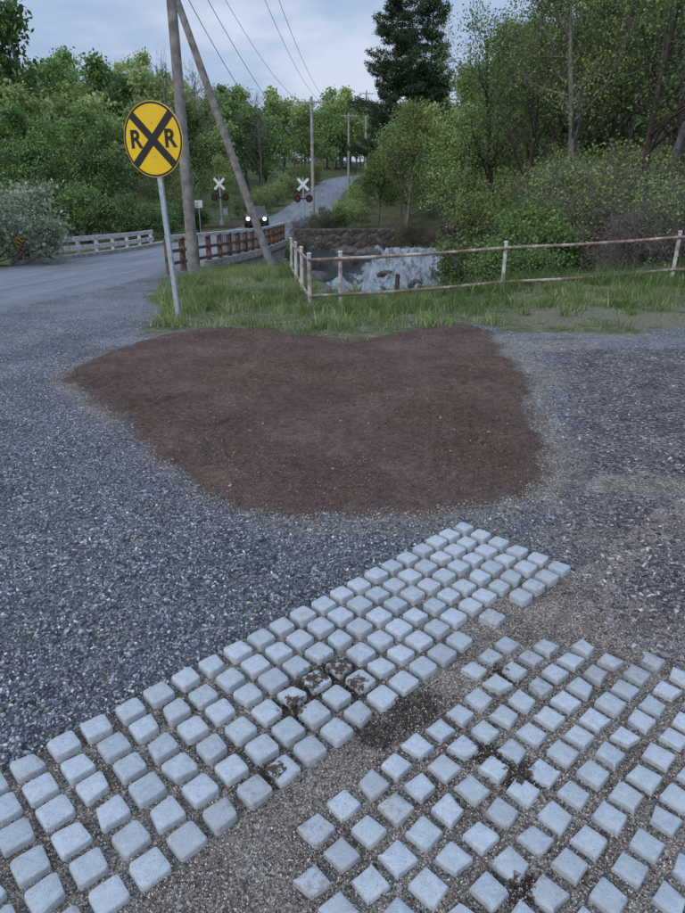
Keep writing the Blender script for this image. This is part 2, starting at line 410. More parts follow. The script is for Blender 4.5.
# ------------------------------------------------------------------ water, dam
m, nt, out = new_mat('river_water'); P = pos(nt)
sp = node(nt, 'ShaderNodeMapping', Vector=P, Scale=(3.0, .7, 1.2), Rotation=(0, 0, -.55)).outputs[0]
n1 = noise(nt, sp, 1.6, 8, .72)
n4 = noise(nt, sp, 5.5, 8, .8)
foam = math_(nt, 'ADD', attr(nt, 'foam'), math_(nt, 'MULTIPLY', math_(nt, 'SUBTRACT', n1, .5), 3.4))
foam = mrange(nt, foam, .25, 1.25)
fo = ramp(nt, n4, [(.30, (.25,.30,.34)), (.48, (.52,.58,.63)), (.62, (.74,.79,.84))])
col = mixc(nt, foam, (.06,.075,.07), fo)
rg = mrange(nt, foam, 0, 1, .2, .75)
bsdf(nt, out, col, rg, bump(nt, math_(nt, 'ADD', n1, math_(nt, 'MULTIPLY', n4, .5)), .4, 1.0), 0, .4); WATER = m
wx = np.concatenate([np.arange(-60, -6, 1.0), np.arange(-6, 11, .08)]); wy = np.arange(12.5, 37.6, .1)
WX, WY = np.meshgrid(wx, wy); WX = WX.ravel(); WY = WY.ravel()
dl = sdf(WX, WY, [(4.1,38),(4.0,36),(3.6,33.5),(2.4,30.5),(.8,28),(-1.5,26.5),(-8,26)], False)
fm = (1-ss(1.3, 3.2, dl+fbm(WX, WY, .8, 3, 9)*1.6))*ss(-8, -1, WX)
step_ = .22*np.sin((WY*1.6+fbm(WX, WY, .5, 2, 6)*5))*ss(27, 29, WY)
WZ = -2.65 + .8*ss(25.5, 32, WY) + .75*ss(32, 37.0, WY) + fm*(fbm(WX*1.6, WY*.8, 1.3, 5, 5)*1.0+step_) + fbm(WX, WY, 2, 2, 8)*.05
I = np.arange(len(WX)).reshape(len(wy), len(wx))
Fw = np.stack([I[:-1, :-1], I[:-1, 1:], I[1:, 1:], I[1:, :-1]], -1).reshape(-1, 4)
add_obj('river_water', fast_mesh('river_water', np.stack([WX, WY, WZ], -1), Fw, [WATER], None, dict(foam=fm), smooth=True))
m, nt, out = new_mat('dam_stone'); P = pos(nt)
wpn = noise(nt, P, 1.5, 3)
mp = node(nt, 'ShaderNodeMapping', Vector=node(nt, 'ShaderNodeVectorMath', {'operation': 'ADD'}, i0=P, i1=node(nt, 'ShaderNodeCombineXYZ', X=wpn, Y=wpn, Z=wpn).outputs[0]).outputs[0], Scale=(1, 1, 1.6)).outputs[0]
v = node(nt, 'ShaderNodeTexVoronoi', {'feature': 'DISTANCE_TO_EDGE'}, Vector=mp, Scale=2.6)
v2 = node(nt, 'ShaderNodeTexVoronoi', Vector=mp, Scale=2.6)
g_ = node(nt, 'ShaderNodeSeparateColor', Color=v2.outputs['Color']).outputs[0]
col = ramp(nt, g_, [(0, (.055,.048,.042)), (1, (.13,.112,.097))])
col = mixc(nt, mrange(nt, v.outputs['Distance'], .0, .06), (.02,.018,.015), col)
col = mixc(nt, .7, col, ramp(nt, noise(nt, P, 2, 6, .7), [(.35, (.4,.42,.4)), (.65, (1.4,1.35,1.3))]), 'MULTIPLY')
bsdf(nt, out, col, .85, bump(nt, v.outputs['Distance'], .15, .8)); DAM = m
dm_ = empty('dam_wall')
b = B(); b.box((.1, 38.2, -1.68), (5.6, .9, 3.34)); b.box((4.15, 38.2, -2.35), (2.5, .9, 2.1)); b.box((7.4, 38.2, -1.58), (4.0, .9, 3.54))
b.obj('wall', DAM, dm_, bevel=.05)
yy = np.linspace(0, 1, 30); xx = np.linspace(2.95, 5.35, 60)
SX, ST = np.meshgrid(xx, yy); SX = SX.ravel(); ST = ST.ravel()
SY = 39.0-1.3*np.minimum(ST*2, 1)-.7*np.maximum(ST*2-1, 0)**.7; SZ = -1.0-1.1*np.maximum(ST*2-1, 0)**1.6+.03*np.sin(SX*9)
I = np.arange(len(SX)).reshape(30, 60)
Fw = np.stack([I[:-1, :-1], I[:-1, 1:], I[1:, 1:], I[1:, :-1]], -1).reshape(-1, 4)
o = add_obj('waterfall_sheet', fast_mesh('waterfall_sheet', np.stack([SX, SY, SZ], -1), Fw, [WATER], None, dict(foam=.4+.9*ss(.4, .6, ST)), smooth=True)); o.parent = dm_

ROCK = simple_mat('river_rock', (.035,.032,.028), (.11,.10,.09), 3, .7, bumpd=.05)
def rock_mesh(seed, n=14):
    r = np.random.default_rng(seed)
    th = np.linspace(0, np.pi, n); ph = np.linspace(0, 2*np.pi, 2*n, endpoint=False)
    T, Pp = np.meshgrid(th, ph, indexing='ij')
    x = np.sin(T)*np.cos(Pp); y = np.sin(T)*np.sin(Pp); z = np.cos(T)
    k = r.normal(size=(12, 3)); k /= np.linalg.norm(k, axis=1)[:, None]; c = r.uniform(.5, .95, 12)
    s = np.ones_like(x)
    for i in range(12):
        d = x*k[i, 0]+y*k[i, 1]+z*k[i, 2]; s = np.minimum(s, np.where(d > 1e-3, c[i]/np.maximum(d, 1e-3), 9))
    V = np.stack([x*s, y*s, z*s*.7], -1).reshape(-1, 3)
    I = np.arange(n*2*n).reshape(n, 2*n)
    F = np.stack([I[:-1], np.roll(I, -1, 1)[:-1], np.roll(I, -1, 1)[1:], I[1:]], -1).reshape(-1, 4)
    return fast_mesh('river_boulder', V, F, [ROCK])
for i, (x_, y_, s_) in enumerate([(-1.2,31,.8),(.0,34.4,.9),(1.2,35.9,.8),(6.3,31,.9),(6.0,35,1.0),(.2,36.4,.7),(-1.6,33.6,1.0),(2.2,32.2,.45),(3.3,30.2,.4),(1.6,29.2,.38),(4.6,33.0,.4)]):
    zw = -2.7+.8*float(ss(25.5, 32, np.array(y_)))+.75*float(ss(32, 37.0, np.array(y_)))
    add_obj('river_boulder', rock_mesh(i), (x_, y_, zw), i*1.3, (s_*1.2, s_*.9, s_*.75))

# ------------------------------------------------------------------ pavers
m, nt, out = new_mat('paver_concrete'); P = pos(nt)
n1 = noise(nt, P, 60, 5, .7); n2 = noise(nt, P, 9, 5, .7); n3 = noise(nt, P, 260, 2, .6)
col = ramp(nt, n1, [(.25, (.31,.335,.355)), (.6, (.43,.46,.485)), (.8, (.52,.545,.56))])
col = mixc(nt, .8, col, ramp(nt, attr(nt, 'var'), [(0, (.86,.86,.85)), (1, (1.14,1.14,1.14))]), 'MULTIPLY')
pit = mrange(nt, n3, .28, .40)
col = mixc(nt, pit, (.17,.16,.145), col)
dm = mrange(nt, math_(nt, 'ADD', math_(nt, 'MULTIPLY', attr(nt, 'dirty'), .62), math_(nt, 'MULTIPLY', n2, .6)), .46, .68)
dm2 = math_(nt, 'MULTIPLY', dm, mrange(nt, n1, .42, .62))
col = mixc(nt, math_(nt, 'MULTIPLY', dm2, .8), col, (.24,.205,.17))
sp_ = mrange(nt, math_(nt, 'ADD', attr(nt, 'soil'), math_(nt, 'MULTIPLY', math_(nt, 'SUBTRACT', noise(nt, P, 45, 5, .75), .5), 2.2)), .60, .85)
col = mixc(nt, sp_, col, (.07,.048,.036))
bsdf(nt, out, col, .9, bump(nt, math_(nt, 'ADD', n1, n3), .003, .7), 0, .2); PAVER = m

def block_template(hw, rad, seg=4):
    outl = []
    for k, (sx, sy) in enumerate(((1, 1), (-1, 1), (-1, -1), (1, -1))):
        for j in range(seg):
            a = k*math.pi/2+(j/(seg-1))*math.pi/2
            outl.append((sx*(hw-rad)+rad*math.cos(a), sy*(hw-rad)+rad*math.sin(a)))
    return np.array(outl)
def make_pavers(name, O, U, W, pitch, cells, hw, rad, top, topvar, seed, dirtbase, jit=.018, chip=.25):
    r = np.random.default_rng(seed)
    V = []; Fq = []; var = []; dirty = []; soil = []; base = 0; centres = []
    tmpl = block_template(hw, rad); k = len(tmpl)
    ux = np.array([U[0], U[1]]); wx_ = np.array([W[0], W[1]])
    for (i, j, db) in cells:
        c = O+U*pitch*i+W*pitch*j + r.normal(0, .0018, 2)
        s = r.uniform(.94, 1.04); h = top+r.normal(0, topvar)
        ra = r.normal(0, .03); ca, sa = math.cos(ra), math.sin(ra)
        t = tmpl*s*(1+r.normal(0, jit, (k, 1)))
        if r.random() < chip:
            q0 = r.integers(0, 4)*4; t[q0:q0+4] *= r.uniform(.74, .92)
        t = np.stack([t[:, 0]*ca-t[:, 1]*sa, t[:, 0]*sa+t[:, 1]*ca], -1)
        tilt = r.normal(0, .016, 2)
        rings = []
        for sc, zz in ((1.02, -.03), (1.0, h-.005), (.97, h-.0015), (.92, h), (.45, h+.0006)):
            q = t*sc; w = c+q[:, :1]*ux+q[:, 1:]*wx_
            rings.append(np.column_stack([w, zz+(q @ tilt if zz > -.02 else 0*q[:, 0])]))
        rings.append(np.array([[c[0], c[1], h+.0007]]))
        v = np.concatenate(rings); V.append(v)
        for ring in range(4):
            a = base+ring*k
            for q in range(k):
                q2 = (q+1) % k; Fq.append((a+q, a+q2, a+k+q2, a+k+q))
        a = base+4*k; cc = base+5*k
        for q in range(0, k, 2): Fq.append((a+q, a+(q+1) % k, a+(q+2) % k, cc))
        base += len(v); n = len(v)
        var += [r.uniform(0, 1)]*n; dirty += [min(1, max(0, dirtbase+db+r.normal(0, .12)))]*n
        so = np.zeros(n)
        for sx, sy, sr in SPILLS: so = np.maximum(so, .9*(1-np.clip((np.hypot(v[:, 0]-sx, v[:, 1]-sy)-.3*sr)/(.75*sr), 0, 1)))
        soil += list(so); centres.append(c)
    add_obj(name, fast_mesh(name, np.concatenate(V), np.array(Fq), [PAVER], None, dict(var=var, dirty=dirty, soil=soil)))
    return np.array(centres)
rr = np.random.default_rng(5)
cells = []
for i in range(-8, 21):
    for j in range(0, 6):
        if j == 5 and i > 1 and rr.random() < .22: continue
        cells.append((i, j, .10*(j >= 4)+.25*(j == 5)))
    if rr.random() < .6 and i < -1: cells.append((i, 6, .4))
C1 = make_pavers('grass_paver_strip', O1, E1, E2, PITCH, cells, .0390, .012, .0068, .0010, 1, .06)
cells = []
for i in range(-9, 20):
    for j in range(-8, 22):
        c = O2+G1*PITCH2*i+G2*PITCH2*j
        s = float(sdf(np.array([c[0]]), np.array([c[1]]), PANEL2)[0])
        if s > 0 and c[1] > .72 and not (s < .12 and rr.random() < .12): cells.append((i, j, .3*(1-min(1, s/.25))))
C2 = make_pavers('grass_paver_panel', O2, G1, G2, PITCH2, cells, .0338, .0045, .0078, .0011, 2, .22, .05, .5)
CC = np.concatenate([C1, C2])

# ------------------------------------------------------------------ scattered stones and crumbs
def ground_z(x, y):
    d = detail_height(x, y)[0]; return H(x, y)+d
def scatter(name, x, y, size, flat, mat, seed, lift=.3, elong=.3):
    r = np.random.default_rng(seed); n = len(x)
    base = np.array([(-1,-1,-1),(1,-1,-1),(1,1,-1),(-1,1,-1),(-1,-1,1),(1,-1,1),(1,1,1),(-1,1,1)], float)*.55
    V = base[None]+r.normal(0, .16, (n, 8, 3))
    V[:, 4:, :2] *= .72
    sx = size*(1+r.uniform(-elong, elong*2, n)); V = V*np.stack([sx, size, size*flat], -1)[:, None, :]
    q = r.normal(size=(n, 3)); q[:, :2] *= .35; q[:, 2] = 0
    a = r.uniform(0, 6.28, n); ca = np.cos(a)[:, None]; sa = np.sin(a)[:, None]
    x_ = V[..., 0]*ca-V[..., 1]*sa; y_ = V[..., 0]*sa+V[..., 1]*ca
    z_ = V[..., 2]+x_*q[:, :1]+y_*q[:, 1:2]
    z0 = ground_z(x, y)+size*flat*lift
    V = np.stack([x_+x[:, None], y_+y[:, None], z_+z0[:, None]], -1).reshape(-1, 3)
    f = np.array([(0,3,2,1),(4,5,6,7),(0,1,5,4),(1,2,6,5),(2,3,7,6),(3,0,4,7)])
    F = (f[None]+np.arange(n)[:, None, None]*8).reshape(-1, 4)
    return add_obj(name, fast_mesh(name, V, F, [mat], None, dict(var=np.repeat(r.random(n), 8))))
def var_mat(name, stops, rough=.85):
    m, nt, out = new_mat(name)
    c = ramp(nt, attr(nt, 'var'), stops)
    c = mixc(nt, .4, c, ramp(nt, noise(nt, pos(nt), 150, 3), [(.3, (.7,.7,.7)), (.7, (1.2,1.2,1.2))]), 'MULTIPLY')
    bsdf(nt, out, c, rough, None, 0, .25); return m
GRAV = var_mat('gravel_stone', [(0, (.045,.05,.062)), (.45, (.135,.142,.16)), (.75, (.25,.26,.28)), (.92, (.39,.40,.41)), (1, (.68,.68,.66))])
GRIT = var_mat('grit_stone', [(0, (.11,.094,.08)), (.5, (.30,.265,.23)), (.85, (.45,.41,.365)), (1, (.66,.62,.57))])
SANDS = var_mat('tan_stone', [(0, (.14,.115,.09)), (.5, (.30,.26,.21)), (.85, (.45,.405,.35)), (1, (.66,.62,.57))])
CRUMB = var_mat('soil_crumb', [(0, (.065,.042,.031)), (.6, (.155,.105,.08)), (.95, (.24,.175,.14)), (1, (.44,.36,.28))])
CRUMBD = var_mat('dark_soil_crumb', [(0, (.03,.02,.015)), (.7, (.075,.05,.037)), (1, (.16,.12,.09))])
CHIP = var_mat('bark_chip', [(0, (.045,.04,.046)), (.5, (.14,.125,.132)), (.85, (.27,.245,.25)), (1, (.55,.50,.47))])
def sample(n, y0, y1, seed, half=.62):
    r = np.random.default_rng(seed); t = r.random(n)
    y = y0*(y1/y0)**t; x = r.uniform(-1, 1, n)*(y*half+.35); return x, y
def mulch_sd(x, y): return sdf(x, y, MULCH)+fbm(x, y, 2.6, 4, 11)*.24
def uv1(x, y): return (x-O1[0])*E1[0]+(y-O1[1])*E1[1], (x-O1[0])*E2[0]+(y-O1[1])*E2[1]
def off_blocks(x, y):
    keep = np.ones(len(x), bool)
    for q, c in enumerate(CC):
        near = (np.abs(x-c[0]) < .055) & (np.abs(y-c[1]) < .055)
        if near.any():
            hw = .039 if q < len(C1) else .0318
            dx = x-c[0]; dy = y-c[1]
            a = np.abs(dx*E1[0]+dy*E1[1]); b_ = np.abs(dx*E2[0]+dy*E2[1])
            keep &= ~(near & (a < hw) & (b_ < hw))
    return keep
px_edge = lambda y: np.interp(y, *PX)
x, y = sample(95000, .8, 10, 1); u_, v_ = uv1(x, y); s_ = mulch_sd(x, y)
k = (s_ < -.03-np.abs(R.normal(0, .12, len(x)))) & ((v_ < -.045) | (u_ > 2.2)) & (x < px_edge(y)-.1)
x, y = x[k], y[k]
scatter('gravel_stones', x, y, R.uniform(.0038, .0092, len(x)), .75, GRAV, 2)
x, y = sample(48000, 1.5, 7.5, 3, .66); s_ = mulch_sd(x, y)
k = (x > px_edge(y)-.15+R.normal(0, .1, len(x))) & (s_ < -.06-np.abs(R.normal(0, .15, len(x)))) & (sdf(x, y, PANEL2) < -.03)
k &= ~((np.hypot((x-1.8)/.75, (y-3.35)/.16) < 1.0+R.normal(0, .2, len(x)))); x, y = x[k], y[k]
scatter('bark_chips', x, y, R.uniform(.004, .013, len(x)), .45, CHIP, 4, elong=.8)
x, y = sample(60000, 2.6, 9.0, 23, .5); s_ = mulch_sd(x, y)
k = (s_ < .03) & (s_ > -np.abs(R.normal(0, .16, len(x))) - .04) & (y < 8.0+R.normal(0, .2, len(x))); x, y = x[k], y[k]
scatter('tan_grit', x, y, R.uniform(.0025, .0065, len(x)), .7, SANDS, 24)
x, y = sample(80000, .8, 3.3, 5); u_, v_ = uv1(x, y); s_ = mulch_sd(x, y)
k = (v_ > -.05) & (s_ < 0); x, y = x[k], y[k]; k = off_blocks(x, y); x, y = x[k], y[k]
scatter('grit_stones', x, y, R.uniform(.0014, .0040, len(x)), .8, GRIT, 6)
x, y = sample(75000, 2.9, 9.2, 7, .5); s_ = mulch_sd(x, y); k = (s_ > R.normal(-.05, .08, len(x))); x, y = x[k], y[k]
sz_ = R.uniform(.002, .0055, len(x))*(1+.03*y); sz_[R.random(len(x)) < .04] *= 2.0
scatter('mulch_crumbs', x, y, sz_, .65, CRUMB, 8, lift=.2)
xs_ = []; ys_ = []
for sx, sy, sr in SPILLS:
    n = int(260*sr/.1); xs_.append(R.normal(sx, sr*.7, n)); ys_.append(R.normal(sy, sr*.6, n))
xs_.append(R.uniform(-1.2, 1.4, 900)); ys_.append(R.uniform(.85, 2.9, 900))
x = np.concatenate(xs_); y = np.concatenate(ys_)
me_o = scatter('soil_crumbs', x, y, R.uniform(.0016, .0045, len(x)), .8, CRUMBD, 9, lift=.6)
me_o.location.z = .004
x = R.uniform(-1.1, 1.5, 12000); y = R.uniform(.8, 2.9, 12000); u_, v_ = uv1(x, y)
k = (v_ > .30+R.normal(0, .12, len(x))) | (R.random(len(x)) < .10); k &= v_ > -.03; x, y = x[k], y[k]
me_o = scatter('loose_grit', x, y, R.uniform(.0012, .003, len(x)), .8, GRIT, 19, lift=.6); me_o.location.z = .0035
LITTER = var_mat('dry_leaf', [(0, (.12,.08,.045)), (.4, (.26,.18,.10)), (.75, (.22,.24,.10)), (1, (.42,.38,.22))])
x, y = sample(800, 1.0, 10, 33, .5); s_ = mulch_sd(x, y); k = (R.random(len(x)) < .25) | (s_ > 0); k &= ~((uv1(x, y)[1] > -.05) & (R.random(len(x)) < .8) & (y < 3)); x, y = x[k], y[k]
o = scatter('fallen_leaves', x, y, R.uniform(.005, .013, len(x)), .15, LITTER, 34, lift=1.5, elong=.5); o.location.z = .004

# ------------------------------------------------------------------ grass
m, nt, out = new_mat('grass_blades')
c = ramp(nt, attr(nt, 'var'), [(0, (.065,.105,.032)), (.45, (.145,.215,.072)), (.75, (.25,.33,.13)), (1, (.48,.42,.26))])
d = node(nt, 'ShaderNodeBsdfDiffuse', Color=c); t = node(nt, 'ShaderNodeBsdfTranslucent', Color=c)
mx = node(nt, 'ShaderNodeMixShader', Fac=.35, i1=d.outputs[0], i2=t.outputs[0]); nt.links.new(mx.outputs[0], out.inputs[0])
GRASSM = m
def blades(name, x, y, h, w, seed):
    r = np.random.default_rng(seed); n = len(x); z = ground_z(x, y)-.01
    a = r.uniform(0, 6.28, n); lean = r.uniform(.1, .9, n)*h; b = r.uniform(0, 6.28, n)
    dx, dy = np.cos(a)*w/2, np.sin(a)*w/2; lx, ly = np.cos(b)*lean, np.sin(b)*lean
    def pt(s, t):
        wv = (1-t)**.6 if t < 1 else .12
        return np.stack([x+s*dx*wv+lx*t*t, y+s*dy*wv+ly*t*t, z+h*(t-.18*t*t)], -1)
    V = np.stack([pt(-1, 0), pt(1, 0), pt(1, .5), pt(-1, .5), pt(1, 1), pt(-1, 1)], 1).reshape(-1, 3)
    I = np.arange(n)[:, None]*6
    F = np.concatenate([I+[0, 1, 2, 3], I+[3, 2, 4, 5]])
    var = np.clip(r.normal(.42, .2, n)+fbm(x, y, .8, 3, 7)*.9+fbm(x, y, 4, 2, 17)*.6+(r.random(n) < .09)*.5, 0, 1)
    return add_obj(name, fast_mesh(name, V, F, [GRASSM], None, dict(var=np.repeat(var, 6))))
n = 300000
x = R.uniform(-5, 14, n); y = R.uniform(7.5, 22.5, n)
s_ = sdf(x, y, GRASS); cl = fbm(x, y, 1.3, 4, 3); cl2 = fbm(x, y, 3.0, 3, 13)
bare_ = ss(-.02, .12, fbm(x, y, .9, 4, 101)+.05)*ss(1.8, 3, x)*(1-ss(9.4, 10.6, y))
thin = ss(-.10, .08, cl2)
dens = ss(-.10, .45, s_+cl*.9)*(1-.86*bare_)*(.18+.82*thin)
k = (R.random(n) < dens*.85) & (x < .55*y+1.5) & ((x > road_x(y)+3.0)); x, y = x[k], y[k]; cl2 = cl2[k]; bb = bare_[k]
df = sdf(x, y, [(-.6,12),(6.85,13.75),(13.5,15.4)], False)
h = R.uniform(.07, .21, len(x))*(1+1.4*np.clip(fbm(x, y, 1.6, 3, 29)*2.4, -.4, 1))*(1+.8*(1-ss(.1, .9, df))*ss(1.5, 4, x))*(1-.45*ss(12.8, 14.5, y)*ss(-1.5, 0, x)*(1-ss(2.5, 4, x)))*(1-.35*ss(1.8, 3, x)*(1-ss(9.5, 11.5, y)))*(.7+.6*ss(-.1, .2, cl2))*(1-.5*bb)
blades('grass_verge', x, y, h, R.uniform(.005, .012, len(x)), 1)
def weeds(name, cx_, cy_, hh, seed):
    r = np.random.default_rng(seed); xx = []; yy_ = []; h_ = []
    for a, b_, h0 in zip(cx_, cy_, hh):
        k_ = 40; xx.append(r.normal(a, .07, k_)); yy_.append(r.normal(b_, .07, k_)); h_.append(r.uniform(.4, 1, k_)*h0)
    x_ = np.concatenate(xx); y_ = np.concatenate(yy_)
    blades(name, x_, y_, np.concatenate(h_), r.uniform(.012, .028, len(x_)), seed)
wx_ = R.uniform(-3.4, 6.5, 110); wy_ = 8.6+R.uniform(0, 5, 110); kk = sdf(wx_, wy_, GRASS) > .1
weeds('broadleaf_weeds', wx_[kk], wy_[kk], R.uniform(.12, .36, kk.sum()), 5)
x = np.concatenate([R.normal(1.62, .07, 160), R.normal(1.5, .05, 40)]); y = np.concatenate([R.normal(2.22, .04, 160), R.normal(2.28, .03, 40)])
blades('weed_tuft', x, y, R.uniform(.012, .03, len(x)), R.uniform(.002, .005, len(x)), 2)

# ------------------------------------------------------------------ trees
def leaf_mat(name, dark, mid, light, hv=.03):
    m, nt, out = new_mat(name)
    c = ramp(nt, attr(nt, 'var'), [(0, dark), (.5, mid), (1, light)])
    rnd = node(nt, 'ShaderNodeObjectInfo').outputs['Random']
    hs = node(nt, 'ShaderNodeHueSaturation', Hue=math_(nt, 'ADD', .5-hv/2, math_(nt, 'MULTIPLY', rnd, hv)), Saturation=.92, Value=math_(nt, 'ADD', .75, math_(nt, 'MULTIPLY', rnd, .5)), Color=c)
    c = hs.outputs[0]
    d = node(nt, 'ShaderNodeBsdfDiffuse', Color=c); t = node(nt, 'ShaderNodeBsdfTranslucent', Color=c)
    mx = node(nt, 'ShaderNodeMixShader', Fac=.30, i1=d.outputs[0], i2=t.outputs[0]); nt.links.new(mx.outputs[0], out.inputs[0])
    return m
BARK = simple_mat('bark', (.085,.072,.062), (.20,.18,.16), 6, .9, bumpd=.02)
BARKD = simple_mat('twig_bark', (.085,.07,.063), (.18,.15,.138), 6, .9)
BARKK = simple_mat('dark_bark', (.035,.028,.024), (.085,.07,.06), 6, .9)
L_GREEN = leaf_mat('leaf_green', (.04,.08,.027), (.115,.19,.058), (.24,.35,.11))
L_LIGHT = leaf_mat('leaf_spring', (.08,.12,.038), (.20,.27,.085), (.38,.45,.16))
L_DARK = leaf_mat('leaf_dark', (.03,.055,.032), (.07,.11,.055), (.12,.175,.085))
L_SAGE = leaf_mat('leaf_sage', (.16,.21,.13), (.30,.37,.24), (.48,.55,.40))
L_BROWN = leaf_mat('leaf_dead', (.09,.075,.06), (.17,.14,.105), (.26,.22,.17))

def tubes(segs, sides=5):
    V = []; F = []; base = 0
    ang = np.arange(sides)*2*np.pi/sides
    for pts, rad in segs:
        pts = np.asarray(pts); n = len(pts)
        d = pts[-1]-pts[0]; d = d/(np.linalg.norm(d)+1e-9)
        a = np.cross(d, [0, 0, 1.0] if abs(d[2]) < .9 else [1.0, 0, 0]); a /= np.linalg.norm(a); b = np.cross(d, a)
        ring = np.cos(ang)[:, None]*a+np.sin(ang)[:, None]*b
        V.append((pts[:, None, :]+ring[None]*np.asarray(rad)[:, None, None]).reshape(-1, 3))
        I = base+np.arange(n*sides).reshape(n, sides)
        F.append(np.stack([I[:-1], np.roll(I, -1, 1)[:-1], np.roll(I, -1, 1)[1:], I[1:]], -1).reshape(-1, 4))
        base += n*sides
    return np.concatenate(V), np.concatenate(F)
def leaf_quads(P_, size, r, aspect=.7, flat=.0):
    n = len(P_)
    a = r.normal(size=(n, 3)); a /= np.linalg.norm(a, axis=1)[:, None]
    b = np.cross(a, r.normal(size=(n, 3))); b /= np.linalg.norm(b, axis=1)[:, None]
    s = (size*r.uniform(.6, 1.3, n))[:, None]
    a = a*s*.5; b = b*s*.5*aspect
    V = np.stack([P_-a, P_-b*.9+a*.1, P_+a, P_+b*.9+a*.1], 1).reshape(-1, 3)
    return V, np.arange(n*4).reshape(n, 4)
def gen_tree(seed, Ht=10, r0=.16, n1=14, n2=6, n3=3, len1=.38, cb=.25, nleaf=9000, lsize=.2, lsp=.3, up=.12, bark=None, leaf=None, levels=3, stems=1, wob=.16, name='tree', ret=False, tw=.008):
    r = np.random.default_rng(seed); segs = []; tips = []
    def grow(p, d, L, rad, lev):
        n = 7 if lev == 0 else (5 if lev == 1 else 4)
        pts = [p]; dd = d.copy()
        for i in range(n):
            dd = dd+r.normal(0, wob if lev else wob*.35, 3); dd[2] += up*(lev > 0); dd /= np.linalg.norm(dd)
            p = p+dd*L/n; pts.append(p)
        pts = np.array(pts); rd = np.linspace(rad, rad*(.25 if lev else .3), n+1)
        segs.append((pts, rd))
        if lev < levels:
            cnt = (n1, n2, n3)[lev]
            for c in range(cnt):
                t = (cb+(1-cb)*((c+r.random())/cnt)) if lev == 0 else r.uniform(.25, 1)
                f = t*n; i = min(int(f), n-1); q = pts[i]+(pts[i+1]-pts[i])*(f-i)
                ax = pts[i+1]-pts[i]; ax /= np.linalg.norm(ax)
                pr = r.normal(size=3); pr -= ax*pr.dot(ax); pr /= np.linalg.norm(pr)
                sp = r.uniform(.75, 1.3) if lev == 0 else r.uniform(.5, 1.1)
                nd = ax*math.cos(sp)+pr*math.sin(sp)
                Lc = Ht*len1*(1.15-.75*((t-cb)/(1-cb)))*r.uniform(.7, 1.15) if lev == 0 else L*r.uniform(.35, .6)
                grow(q, nd, Lc, max(np.interp(t, [0, 1], [rad, rad*.3])*.5, tw), lev+1)
        if lev >= levels-1: tips.append(pts[1:])
    for s in range(stems):
        if stems == 1: d0 = np.array([r.normal(0, .04), r.normal(0, .04), 1.0]); p0 = np.zeros(3)
        else:
            a = r.uniform(0, 6.28); l = r.uniform(.1, .8); d0 = np.array([math.cos(a)*l, math.sin(a)*l, 1.0]); p0 = np.array([math.cos(a)*.2, math.sin(a)*.2, 0])
        d0 /= np.linalg.norm(d0)
        grow(p0, d0, Ht*.85*(1 if stems == 1 else r.uniform(.6, 1)), r0, 0)
    V, F = tubes(segs, 5 if levels < 3 or stems == 1 else 4); var = np.zeros(len(V)); mi = np.zeros(len(F), int)
    if nleaf:
        T = np.concatenate(tips); cid = np.repeat(np.arange(len(tips)), [len(t) for t in tips])
        cv = r.uniform(0, 1, len(tips))
        ch = r.integers(0, len(T), nleaf)
        LP = T[ch]+r.normal(0, lsp, (nleaf, 3))*[1, 1, .7]
        LV, LF = leaf_quads(LP, lsize, r)
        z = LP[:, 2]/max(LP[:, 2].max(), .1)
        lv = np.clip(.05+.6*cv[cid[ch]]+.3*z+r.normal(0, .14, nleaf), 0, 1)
        F = np.concatenate([F, LF+len(V)]); V = np.concatenate([V, LV])
        var = np.concatenate([var, np.repeat(lv, 4)]); mi = np.concatenate([mi, np.ones(nleaf, int)])
    if ret: return V, F, var, mi
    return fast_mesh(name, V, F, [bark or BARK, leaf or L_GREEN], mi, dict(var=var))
def gen_pine(seed, Ht=22, leaf=None):
    r = np.random.default_rng(seed); segs = [(np.array([[0, 0, 0], [0, 0, Ht*.5], [r.normal(0, .2), 0, Ht]]), [.32, .2, .03])]; LP = []
    z = Ht*.16
    while z < Ht*.98:
        k = r.integers(4, 7); L0 = (Ht*.21)*(1-(z/Ht))**.5*r.uniform(.55, 1.15)+.5
        for i in range(k):
            a = r.uniform(0, 6.28); L = L0*r.uniform(.5, 1.15); e = r.uniform(-.05, .35)
            t = np.linspace(0, 1, 6)
            pts = np.stack([np.cos(a)*L*t, np.sin(a)*L*t, z+e*L*t+.12*L*t*t], -1)
            segs.append((pts, np.linspace(.06, .015, 6)))
            nn = int(120*L); tt = r.uniform(.2, 1.05, nn)
            w = .18*L*(1.1-tt)+.22
            p = np.stack([np.cos(a)*L*tt, np.sin(a)*L*tt, z+e*L*tt+.12*L*tt**2], -1)
            p[:, 0] += -np.sin(a)*r.normal(0, 1, nn)*w; p[:, 1] += np.cos(a)*r.normal(0, 1, nn)*w; p[:, 2] += r.normal(.02, .18, nn)
            LP.append(p)
        z += r.uniform(.4, .95)
    V, F = tubes(segs); LP = np.concatenate(LP); LV, LF = leaf_quads(LP, .36, r, .3)
    var = np.concatenate([np.zeros(len(V)), np.repeat(np.clip(r.normal(.45, .25, len(LP)), 0, 1), 4)])
    mi = np.concatenate([np.zeros(len(F), int), np.ones(len(LF), int)])
    return fast_mesh('pine_tree', np.concatenate([V, LV]), np.concatenate([F, LF+len(V)]), [BARKD, leaf or L_DARK], mi, dict(var=var))
def put(name, me, x, y, sc=1.0, rz=None, dz_=-.1):
    z = float(H(np.array([x]), np.array([y]))[0])
    return add_obj(name, me, (x, y, z+dz_), random.uniform(0, 6.28) if rz is None else rz, sc)

